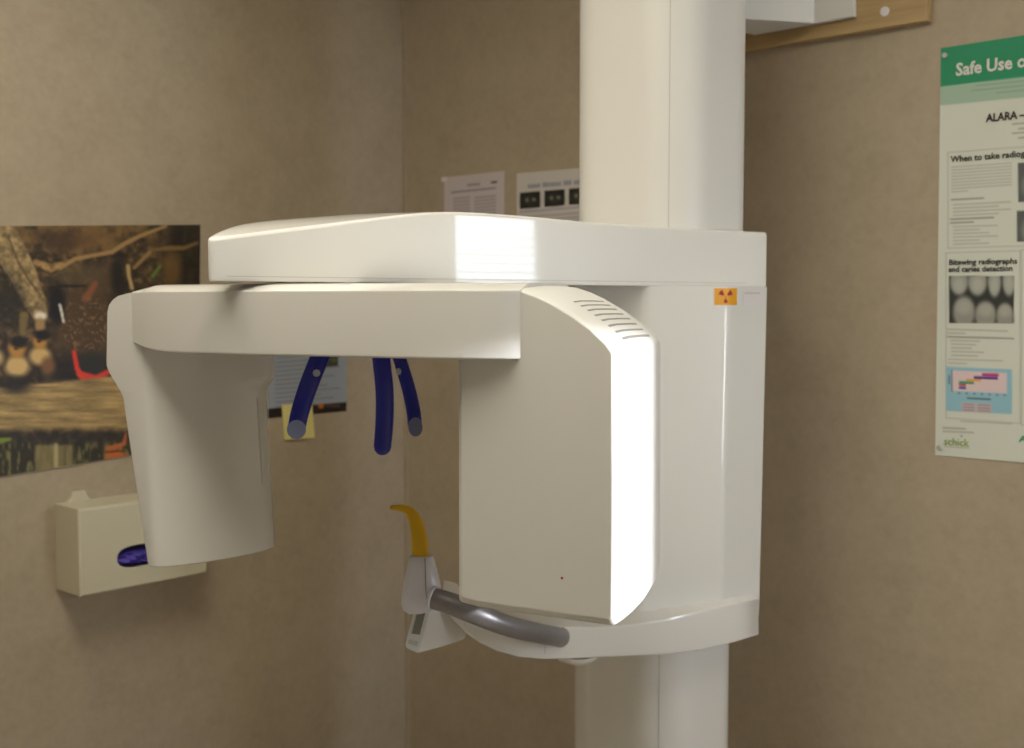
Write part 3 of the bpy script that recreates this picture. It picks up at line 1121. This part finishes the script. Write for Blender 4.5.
# wildlife photograph on the left wall
def paint_wild(X, Y):
    n = fbm(X / 14, Y / 14); n2 = fbm(X / 5 + 9, Y / 5, 3); n3 = fbm(X / 3, Y / 2.2 + 5, 2)
    P = Paint(X, Y, (62, 50, 36))
    P.C *= (0.55 + 0.9 * n)[..., None]
    P.blend(np.clip((n2 - .50) * 6, 0, 1) * .75, (120, 96, 62))
    P.blend(np.clip((.40 - n2) * 8, 0, 1) * .6, (30, 26, 24))
    P.blend(np.clip((n3 - .62) * 9, 0, 1) * .6, (146, 116, 74))
    P.blend(np.clip((262 - Y) / 30, 0, 1) * np.clip((n - .38) * 4, 0, 1) * .7, (118, 92, 52))
    P.blend(np.clip((X - 150) / 25, 0, 1) * np.clip((300 - Y) / 20, 0, 1) * .75, (34, 30, 24))
    P.ell(90, 240, 24, 12, (120, 90, 55), .5, .7)
    P.ell(62, 240, 22, 9, (66, 48, 36), .5, .7)
    P.ell(104, 280, 16, 22, (84, 66, 48), .4, .8, .5)
    P.ell(75, 275, 24, 12, (92, 78, 56), .4, .7)
    P.ell(118, 275, 7, 22, (30, 27, 26), .5, .9)
    P.ell(172, 270, 9, 18, (110, 82, 46), .4, .8)
    # big slanting stem and ledge at the left
    P.line([(-20, 212), (4, 240), (22, 272), (34, 300), (41, 316)], [34, 32, 28, 22, 15], (138, 118, 84), 2.5, 1, .5)
    P.line([(8, 236), (18, 262), (30, 282), (41, 296)], [1.6, 2, 2, 1.2], (84, 66, 46), 1.2, .8)
    P.line([(36, 262), (50, 268), (62, 264)], [6, 9, 5], (146, 116, 76), 2, .9, .5)
    P.line([(60, 268), (75, 259), (90, 256), (112, 252), (124, 244), (140, 236), (166, 226)], [4, 4.4, 4, 4.4, 4.6, 4, 3], (152, 122, 80), 1.4)
    P.line([(150, 252), (142, 260), (134, 268)], [3, 4, 3], (140, 112, 70), 1.4)
    P.line([(152, 250), (170, 248), (184, 248), (197, 243)], [3, 5, 4, 3], (116, 92, 54), 1.6)
    P.line([(128, 266), (129, 276), (132, 288)], [4, 3.5, 4], (172, 144, 98), 1.2)
    P.line([(153, 276), (160, 266)], [4, 3], (92, 112, 46), 1.6)
    # dark hollow left, foliage
    P.ell(8, 305, 16, 26, (40, 36, 30), .5, .8)
    P.blend(np.clip((n3 - .55) * 5, 0, 1) * np.clip(1 - np.abs(Y - 322) / 22, 0, 1) * np.clip((40 - X) / 12, 0, 1), (134, 112, 70))
    P.line([(24, 316), (21, 345)], [9, 5], (128, 108, 66), 2.5, .8)
    # adult bird
    P.ell(84, 330, 32, 42, (74, 58, 42), .25, .95)
    w = np.clip(np.sin(Y * .8 + 4 * np.sin(X * .2 + Y * .06) + 16 * n2) * 2 - .5, 0, 1) * np.clip((n3 - .3) * 5, 0, 1)
    P.blend(w * np.clip(1.15 - np.hypot((X - 86) / 26, (Y - 325) / 28), 0, .25) * 4 * .75, (142, 108, 72))
    P.ell(57, 305, 8, 20, (20, 20, 24), .3, .95)
    P.ell(68, 372, 30, 18, (36, 32, 36), .5, .85)
    P.ell(94, 366, 16, 14, (44, 46, 48), .4, .85)
    P.line([(60, 305), (62, 314), (63.5, 322)], [2.6, 2.6, 2], (214, 206, 196), 1.0)
    P.line([(50, 288), (62, 286), (86, 286)], [3, 3, 2], (34, 28, 28), 1.5)
    P.line([(95, 284), (86, 298)], [6, 8], (136, 84, 54), 3, .8)
    P.ell(40.5, 316, 6, 4, (226, 212, 196), .3)
    P.ell(40, 325, 5, 7, (158, 126, 84), .3)
    # ducklings
    for (cx, cy, s) in ((17, 366, 1.0), (40, 356, .86), (-8, 358, .9)):
        P.ell(cx + 1, cy - 2, 15 * s, 17 * s, (52, 42, 34), .25)
        P.ell(cx, cy, 12.5 * s, 10.5 * s, (196, 166, 112), .3)
        P.ell(cx, cy - 17 * s, 8.5 * s, 9 * s, (176, 128, 62), .3)
        P.ell(cx + 2, cy - 24 * s, 8.5 * s, 6 * s, (26, 24, 26), .3)
        P.ell(cx - 1, cy - 17 * s, 2.2, 1.2, (50, 36, 26), .4)
    P.ell(48, 366, 7, 9, (116, 82, 54), .4)
    P.line([(74, 352), (77, 368), (80, 374), (96, 378), (108, 372)], [4, 4.5, 6, 5, 5], (206, 58, 46), 1.0)
    P.line([(79, 374), (87, 383)], [5, 6], (206, 62, 48), 1.2)
    # log
    top = 386 - X * .10
    logm = np.clip((Y - top) / 3, 0, 1) * np.clip((433 - X * .02 + 4 * n - Y) / 8, 0, 1)
    g = fbm(X / 22, Y / 2.2, 4)
    lc = (np.array((152, 128, 86))[None, None, :] * (0.62 + .72 * g)[..., None])
    P.C = P.C * (1 - logm[..., None]) + lc * logm[..., None]
    P.ell(15, 385, 14, 8, (36, 32, 34), .5, .9)
    P.blend(np.clip(1 - np.abs(Y - 437 - 2 * n) / 10, 0, 1) * .85, (44, 40, 40))
    # undergrowth
    low = np.clip((Y - 440) / 6, 0, 1)
    ug = fbm(X / 3.2, Y / 12, 3)
    P.blend(low * .9, (44, 42, 32))
    P.blend(low * np.clip((ug - .5) * 6, 0, 1) * .9, (118, 112, 70))
    P.rect(35, 445, 73, 485, (128, 116, 78), 3, .85)
    P.rect(54, 443, 58, 476, (176, 164, 128), 2, .8)
    P.rect(64, 446, 66, 480, (84, 74, 50), 2, .7)
    P.line([(0, 441), (10, 439)], [6, 3], (112, 132, 50), 1.5)
    P.ell(116, 458, 11, 9, (178, 98, 44), .3)
    P.line([(108, 449), (124, 444), (126, 434)], [5, 4, 2], (170, 92, 48), 1.5)
    P.line([(106, 452), (124, 451)], [1.6, 1.6], (70, 34, 20), 1)
    P.ell(97, 466, 2.5, 4, (190, 180, 150), .4)
    P.ell(130, 463, 5, 3, (150, 140, 120), .4)
    return P.C


tl, tr = on_left(-110, 226.8), on_left(199.5, 224.8)
blp, brp = on_left(-110, 494), on_left(199.5, 460)
pic = print_sheet('wildlife_print', tl, tr, blp, V, 0.0028, paint_wild, PHOTO_PRINT, None, 1.28, 0.004)
tag(pic, 'large unframed print of ducklings among roots, hung on the left wall', 'picture')


# sheets on the right wall, beyond the overhead arm
def paint_sheet_a(X, Y):
    P = Paint(X, Y, (222, 212, 216))
    s = -.10
    P.rect(467, 184, 480, 186.5, (150, 138, 144), 1, .7, s)
    P.rect(491, 181.5, 497, 183.5, (74, 66, 76), 1, .9, s)
    P.rect(451, 191.5, 496, 193.5, (150, 140, 146), 1, .8, s)
    for k in range(12):
        P.rect(453, 198 + 3.4 * k, 470, 199.8 + 3.4 * k, (168, 158, 162), 1, .7, s)
        P.rect(474, 197 + 3.4 * k, 496, 198.8 + 3.4 * k, (168, 158, 162), 1, .7, s)
    return P.C


def paint_sheet_b(X, Y):
    P = Paint(X, Y, (224, 218, 214))
    s = -.085
    x = 526
    rr = random.Random(4)
    for wl_ in (6, 9, 4, 8):                      # blurred blue heading
        for k in range(wl_):
            x += 2.1
            P.rect(x, 185 - rr.random() * 1.2 + (526 - x) * .085, x + 1.35, 188.6 + (526 - x) * .085, (110, 118, 160), .8, .75)
        x += 2.0
    for k in range(6):
        x0 = 520 + k * 24.5
        y0 = 193 + (520 - x0) * .085
        w = 20
        P.rect(x0, y0, x0 + w, y0 + 16, (26, 28, 26), .8, 1, s)
        P.ell(x0 + w / 2, y0 + 8, 8, 6, (64, 66, 60), .5, .8)
        P.ell(x0 + w / 2 - 3, y0 + 7, 1.6, 2, (170, 168, 150), .6, .8)
        P.ell(x0 + w / 2 + 4, y0 + 6.5, 1.8, 1.6, (180, 178, 160), .6, .8)
    P.rect(519, 211.5, 640, 213, (130, 124, 190), 1, .5, s)
    for k in range(8):
        P.rect(520, 217 + 4 * k, 620, 218.6 + 4 * k, (170, 164, 168), 1, .7, s)
    return P.C


a0, a1 = on_right(444.5, 177.5), on_right(504.5, 171)
pa = print_sheet('notice_sheet', a0, a1, on_right(444, 262), U, 0.0022, paint_sheet_a, PAPER_PRINT, None, 0.86, 0.001)
tag(pa, 'plain white text notice taped to the right wall near the corner', 'paper', 'sheets above the overhead arm')
b0, b1 = on_right(517, 173.5), on_right(588, 167.3)
pb = print_sheet('image_chart', b0, b0 + (b1 - b0) * 1.25, on_right(517, 262), U, 0.0022, paint_sheet_b, PAPER_PRINT, None, 0.86, 0.001)
tag(pb, 'white chart with a row of dark images, taped beside the column', 'paper', 'sheets above the overhead arm')
obj('tape', [on_right(x, y, 0.0018) for x, y in ((441.5, 177.5), (447, 176.7), (447, 181.2), (441.5, 182))], [(0, 1, 2, 3)], LABEL_WHITE, pa)


# flyer on the left wall below the rotating arm
def paint_flyer(X, Y):
    P = Paint(X, Y, (176, 184, 200))
    s = -.085
    for k in range(17):
        y = 340 + 4.4 * k
        P.rect(275, y, 276 + 64 * (0.6 + 0.4 * ((k * 7) % 5) / 4), y + 1.5, (134, 142, 158), 1, .7, s)
    P.rect(324, 354, 338, 367, (74, 76, 70), 1, 1, s)
    P.ell(334, 360, 3, 2, (120, 120, 60), .5)
    yy = Y - s * (X - 271)
    P.blend(np.clip((yy - 408) / .8, 0, 1), (34, 24, 26))
    P.ell(321, 406, 3, 2.6, (222, 124, 52), .3)
    for k in range(6):
        P.rect(326 + 2.4 * k, 404.5, 327.6 + 2.4 * k, 407.2, (150, 120, 100), .8, .8, s)
    return P.C


f0, f1, f2 = on_left(268, 334), on_left(346.5, 331.8), on_left(268, 418.3)
fl_ = print_sheet('wall_flyer', f0, f1, f2, V, 0.0022, paint_flyer, PAPER_PRINT, None, 0.80, 0.001)
tag(fl_, 'pale blue flyer with a black bottom strip, behind the rotating arm', 'paper')
sq = [on_left(x, y, 0.003) for x, y in ((282, 405), (312, 402.5), (314, 437.5), (284, 440))]
nv = [p + V * (0.004 if i > 1 else 0) for i, p in enumerate(sq)] + [p - V * 0.0012 for p in sq]
note = obj('sticky_note', nv, [(0, 1, 2, 3), (4, 5, 6, 7), (0, 1, 5, 4), (1, 2, 6, 5), (2, 3, 7, 6), (3, 0, 4, 7)], STICKY)
tag(note, 'yellow sticky note on the lower edge of the flyer', 'note')

# safety poster on the right wall
def paint_poster(X, Y):
    P = Paint(X, Y, (214, 218, 208))
    dx = X - 941
    top = 48 - .145 * dx
    g1 = 87 - .118 * dx
    g2 = 106 - .098 * dx
    P.blend(np.clip(g2 - Y, 0, 1), (162, 190, 170))
    P.blend(np.clip(g1 - Y, 0, 1), (14, 142, 98))
    txt = (176, 178, 168)
    for k, (xa, xb) in enumerate(((976, 1100), (971, 1090), (996, 1080))):
        P.rect(xa, 88.5 - .10 * (xa - 941) + k * 4.6 + 0.0, xb, 89.8 - .10 * (xa - 941) + k * 4.6, (130, 152, 138), 1, .6, -.10)
    for k in range(4):
        P.rect(1012 + (k % 2) * 6, 123.5 + 4.6 * k, 1060, 125 + 4.6 * k, (150, 150, 140), 1, .8, -.09)
    # panel outlines
    def panel(x0, x1, ya, yb, sa, sb):
        for (p, q) in (((x0, ya), (x1, ya + sa * (x1 - x0))), ((x1, ya + sa * (x1 - x0)), (x1, yb + sb * (x1 - x0))), ((x1, yb + sb * (x1 - x0)), (x0, yb)), ((x0, yb), (x0, ya))):
            P.line([p, q], [1.1, 1.1], (184, 186, 176), .8, .9)
    panel(948, 1130, 152.5, 248, -.075, -.025)
    panel(946, 1020, 253, 418, -.03, .07)
    panel(1021.5, 1130, 250, 425, -.03, .07)
    # paragraph lines
    for k in range(9):
        y = 166.5 + 3.1 * k
        P.rect(951, y, 1012 if k != 8 else 968, y + 1.4, txt, 1, .8, -.07)
    P.rect(951, 199, 984, 200.5, (140, 140, 132), 1, .9, -.05)
    for k in range(4):
        P.rect(953, 204 + 3.6 * k, 1011 - 12 * (k % 2), 205.5 + 3.6 * k, txt, 1, .8, -.05)
    P.rect(950, 218.5, 994, 220, (136, 136, 128), 1, .9, -.04)
    P.rect(950, 222.3, 974, 223.7, (136, 136, 128), 1, .9, -.04)
    for k in range(6):
        P.rect(953, 226 + 3.5 * k, 998 - 9 * ((k * 2) % 3), 227.4 + 3.5 * k, txt, 1, .8, -.03)
    for (x0, y0, x1, y1) in ((1018, 163, 1075, 202), (1017, 211, 1075, 242)):
        P.rect(x0, y0, x1, y1, (86, 90, 88), .8, 1, -.05)
        P.ell(x0 + 14, (y0 + y1) / 2 + 4, 9, 12, (150, 152, 148), .4, .9)
    # bitewing image
    P.rect(949, 276, 1014, 323, (50, 52, 50), .8, 1, 0.0)
    inb = (X > 949) & (X < 1014) & (Y > 276) & (Y < 323)
    keep = P.C.copy()
    for (cx, cy, rx, ry) in ((959, 282, 9, 13), (977.5, 282, 9.5, 13.5), (994.5, 282, 6.5, 15), (1009, 281, 6.5, 15)):
        P.ell(cx, cy, rx, ry, (158, 160, 152), .18); P.ell(cx, cy + 3, rx * .6, ry * .55, (190, 190, 182), .4, .7)
    for (cx, cy, rx, ry) in ((964, 312, 11, 16), (985.5, 315, 10.5, 14), (1005, 316, 8.5, 13)):
        P.ell(cx, cy, rx, ry, (150, 150, 142), .18); P.ell(cx, cy - 5, rx * .7, ry * .45, (182, 182, 172), .4, .7)
    P.C = np.where(inb[..., None], P.C, keep)
    for k, (xa, xb) in enumerate(((947, 1008), (947, 966), (947, 1014), (950, 980), (951, 976), (951, 972), (951, 984), (951, 978))):
        P.rect(xa, 328.5 + 3.7 * k, xb, 330 + 3.7 * k, txt if k != 2 else (130, 130, 122), 1, .85, .03)
    for k in range(2):
        P.rect(948, 358.5 + 3.8 * k, 1003 - 36 * k, 359.9 + 3.8 * k, txt, 1, .8, .03)
    for k in range(36):
        y = 168 + 7.0 * k
        P.rect(1085 if k < 11 else 1026, y, 1124 - 9 * ((k * 3) % 4), y + 1.8, txt, 1, .7, -.03 + .0012 * k)
    # chart
    s = .075
    P.rect(946, 366.5, 1012, 411, (148, 194, 212), .8, 1, .045)
    P.rect(952, 370.5, 1007, 391, (226, 204, 208), .8, 1, .045)
    P.rect(951.4, 369.5, 952.6, 392, (120, 100, 120), .8, .8, 0)
    P.rect(948.6, 375, 950, 384, (92, 110, 130), .8, .8, 0)
    for (x0, y0, x1, c_) in ((959, 386.4, 966, (72, 84, 168)), (959, 383.2, 966, (214, 88, 84)), (959, 381.0, 974, (60, 150, 120)), (966, 378.6, 981, (232, 170, 84)), (974, 376.2, 998, (88, 50, 140)), (982, 373.2, 998.5, (196, 46, 120))):
        P.rect(x0, y0, x1, y0 + 2.6, c_, .7, 1, .03)
    for k in range(7):
        P.rect(958 + 7.6 * k, 392.4 + .35 * k, 960.2 + 7.6 * k, 393.8 + .35 * k, (90, 110, 124), .8, .9)
    P.rect(967, 397.5, 991, 399.2, (70, 96, 110), .8, .9, .045)
    P.rect(961, 402, 992, 412, (196, 186, 192), .8, .9, .045)
    for k in range(3):
        P.rect(963, 403.6 + 2.8 * k, 974, 404.8 + 2.8 * k, (170, 130, 140), .8, .9, .045)
        P.rect(978, 404.3 + 2.8 * k, 990, 405.5 + 2.8 * k, (170, 130, 140), .8, .9, .045)
    P.rect(960, 420.5, 1012, 421.8, txt, .8, .8, .05)
    P.rect(942.5, 427, 966, 428.4, (150, 152, 142), .8, .8, .05)
    P.rect(942.5, 430.5, 974, 431.7, (150, 152, 142), .8, .8, .05)
    P.rect(944, 446, 969, 447, (170, 174, 150), .8, .8, .05)
    P.ell(961.5, 436, 1.2, .9, (100, 120, 150), .5, .8)
    return P.C


q0 = on_right(941.2, 48.3); qb = on_right(935.3, 455)
pw = 0.54
q1 = q0 + V * pw + Z * 0.004
poster = print_sheet('safety_poster', q0, q1, qb, U, 0.0021, paint_poster, PAPER_PRINT, None, 1.02, 0.0012, curl=lambda a, b: 0.0012 * math.sin(a * 6) * b * b)
tag(poster, 'tall white safety poster with a green header, pinned at the right', 'poster')


def poster_text(name, body, px, py, hpx, wpx, mat, bold=0.0, lift=0.0016, slope=0.0):
    p = on_right(px, py, 0.0012)
    p2 = on_right(px + wpx, py, 0.0012)
    e = on_right(px, py - hpx, 0.0012)
    xd = V
    return text(name, body, p, xd, Z, (e - p).length, mat, poster, bold, abs((p2 - p).dot(V)), lift)


poster_text('heading_text', 'Safe Use of', 956, 75.8, 12.2, 76, PRINT_PALE, 0.03)
poster_text('subheading_text', 'ALARA \u2013', 986.5, 122.0, 7.8, 39, PRINT_DARK, 0.03)
poster_text('panel_text', 'When to take radiographs', 951, 162.3, 6.0, 94, PRINT_DARK, 0.025)
poster_text('panel_text', 'Bitewing radiographs', 949, 265.0, 5.4, 68.5, PRINT_DARK, 0.025)
poster_text('panel_text', 'and caries detection', 948.7, 272.0, 5.4, 64, PRINT_DARK, 0.025)
poster_text('logo_text', 'schick', 944, 444.5, 7.4, 25.5, PRINT_LIME, 0.01)
poster_text('logo_text', 'A', 1019.5, 441.5, 6.0, 8.0, PRINT_GREEN, 0.03)
for (x, y) in ((945.5, 55.5), (939.8, 447.5)):
    disc('push_pin', on_right(x, y, 0.0015), U, 0.0052, 0.006, PIN, poster, 16)

# ------------------------------------------------------------------ glove dispenser on the left wall
wl0 = on_left(56.5, 588.5)
u_l, z_b = (wl0 - CORNER).dot(U), wl0.z
dv = min(((abs(project(W(u_l, k / 1000.0, z_b))[0] - 80.3)), k / 1000.0) for k in range(30, 200))[1]
z_t = on_left(56, 503.5).z
pr = on_left(207.3, 574, dv)
u_r = (pr - CORNER).dot(U)
disp = tag(empty('glove_dispenser', W((u_l + u_r) / 2, dv / 2, z_b)), 'cream plastic glove box holder with oval slot, mounted below the print', 'dispenser')
oc = on_left(143, 556, dv); ol = on_left(117, 556, dv); ot = on_left(143, 543.5, dv); ob_ = on_left(143, 566.0, dv)
ocu, ocz = (oc - CORNER).dot(U), (ot.z + ob_.z) / 2
ohw = abs((ol - oc).dot(U)); ohh = abs(ot.z - ob_.z) / 2
K = 48


def stadium(t, k=1.0):
    c, s = math.cos(t), math.sin(t)
    pw_ = 3.2
    return ocu + ohw * k * math.copysign(abs(c) ** (2 / pw_), c), ocz + ohh * k * math.copysign(abs(s) ** (2 / 2.4), s)


def rect_pt(t):
    c, s = math.cos(t), math.sin(t)
    u0, u1 = min(u_l, u_r), max(u_l, u_r)
    k = 1e9
    if abs(c) > 1e-6:
        k = min(k, ((u1 if c > 0 else u0) - ocu) / c)
    if abs(s) > 1e-6:
        k = min(k, ((z_t if s > 0 else z_b) - ocz) / s)
    return ocu + k * c, ocz + k * s


corner_t = [math.atan2(zz - ocz, uu - ocu) for uu in (u_l, u_r) for zz in (z_b, z_t)]
ts = sorted([2 * math.pi * i / K - math.pi for i in range(K)] + corner_t)
n = len(ts)
vs = [W(*rect_pt(t)[:1], 0.0, rect_pt(t)[1]) for t in ts]
vs += [W(rect_pt(t)[0], dv - 0.003, rect_pt(t)[1]) for t in ts]
sh = lambda q: (ocu + (q[0] - ocu) * 0.975, ocz + (q[1] - ocz) * 0.965)
vs += [W(sh(rect_pt(t))[0], dv, sh(rect_pt(t))[1]) for t in ts]
vs += [W(stadium(t)[0], dv, stadium(t)[1]) for t in ts]
vs += [W(stadium(t, .97)[0], dv - 0.004, stadium(t, .97)[1]) for t in ts]
fs = []
for r_ in range(4):
    for j in range(n):
        k = (j + 1) % n
        fs.append((r_ * n + j, r_ * n + k, (r_ + 1) * n + k, (r_ + 1) * n + j))
fs.append(tuple(range(n)))
obj('holder_body', vs, fs, CREAM, disp, 30)
lin_v = [W(stadium(t, .975)[0], dv - 0.003, stadium(t, .975)[1]) for t in ts] + [W(stadium(t, 1.0)[0], dv - 0.05, stadium(t, 1.0)[1]) for t in ts]
obj('slot_lining', lin_v, [(j, (j + 1) % n, n + (j + 1) % n, n + j) for j in range(n)] + [tuple(range(n, 2 * n))], DARK, disp)
tb = on_left(77, 497)
tu = (tb - CORNER).dot(U)
loft('mounting_tab', [[W(tu + a, b, z_t + c_) for a, b in ((-.028, 0), (.028, 0), (.028, .012), (-.028, .012))] if False else
                      [W(tu + a * k, b, z_t + c_) for a, b in ((-.030, 0.0), (.030, 0.0), (.030, .010), (-.030, .010))] for c_, k in ((-0.002, 1.0), (0.012, 0.62), (0.022, 0.52))], CREAM, disp, None)
# folded gloves in the slot
gv, gf = [], []
NX, NY = 36, 20
for j in range(NY + 1):
    for i in range(NX + 1):
        a, b = i / NX * 2 - 1, j / NY * 2 - 1
        rr = max(0.0, 1 - (abs(a) ** 3 + abs(b) ** 3))
        dep = -0.026 + 0.020 * rr ** 0.5 + 0.006 * math.sin(a * 6 + b * 5) * rr + 0.004 * math.sin(a * 15 - b * 9 + 2 * math.sin(4 * a)) * rr
        gv.append(W(ocu + a * ohw * 0.93, dv + dep - 0.002, ocz + b * ohh * 0.72 - 0.0055))
for j in range(NY):
    for i in range(NX):
        k = j * (NX + 1) + i
        gf.append((k, k + 1, k + NX + 2, k + NX + 1))
gl = obj('disposable_glove', gv, gf, PURPLE, None, 60)
tag(gl, 'crumpled violet disposable glove showing in the oval dispenser slot', 'glove')
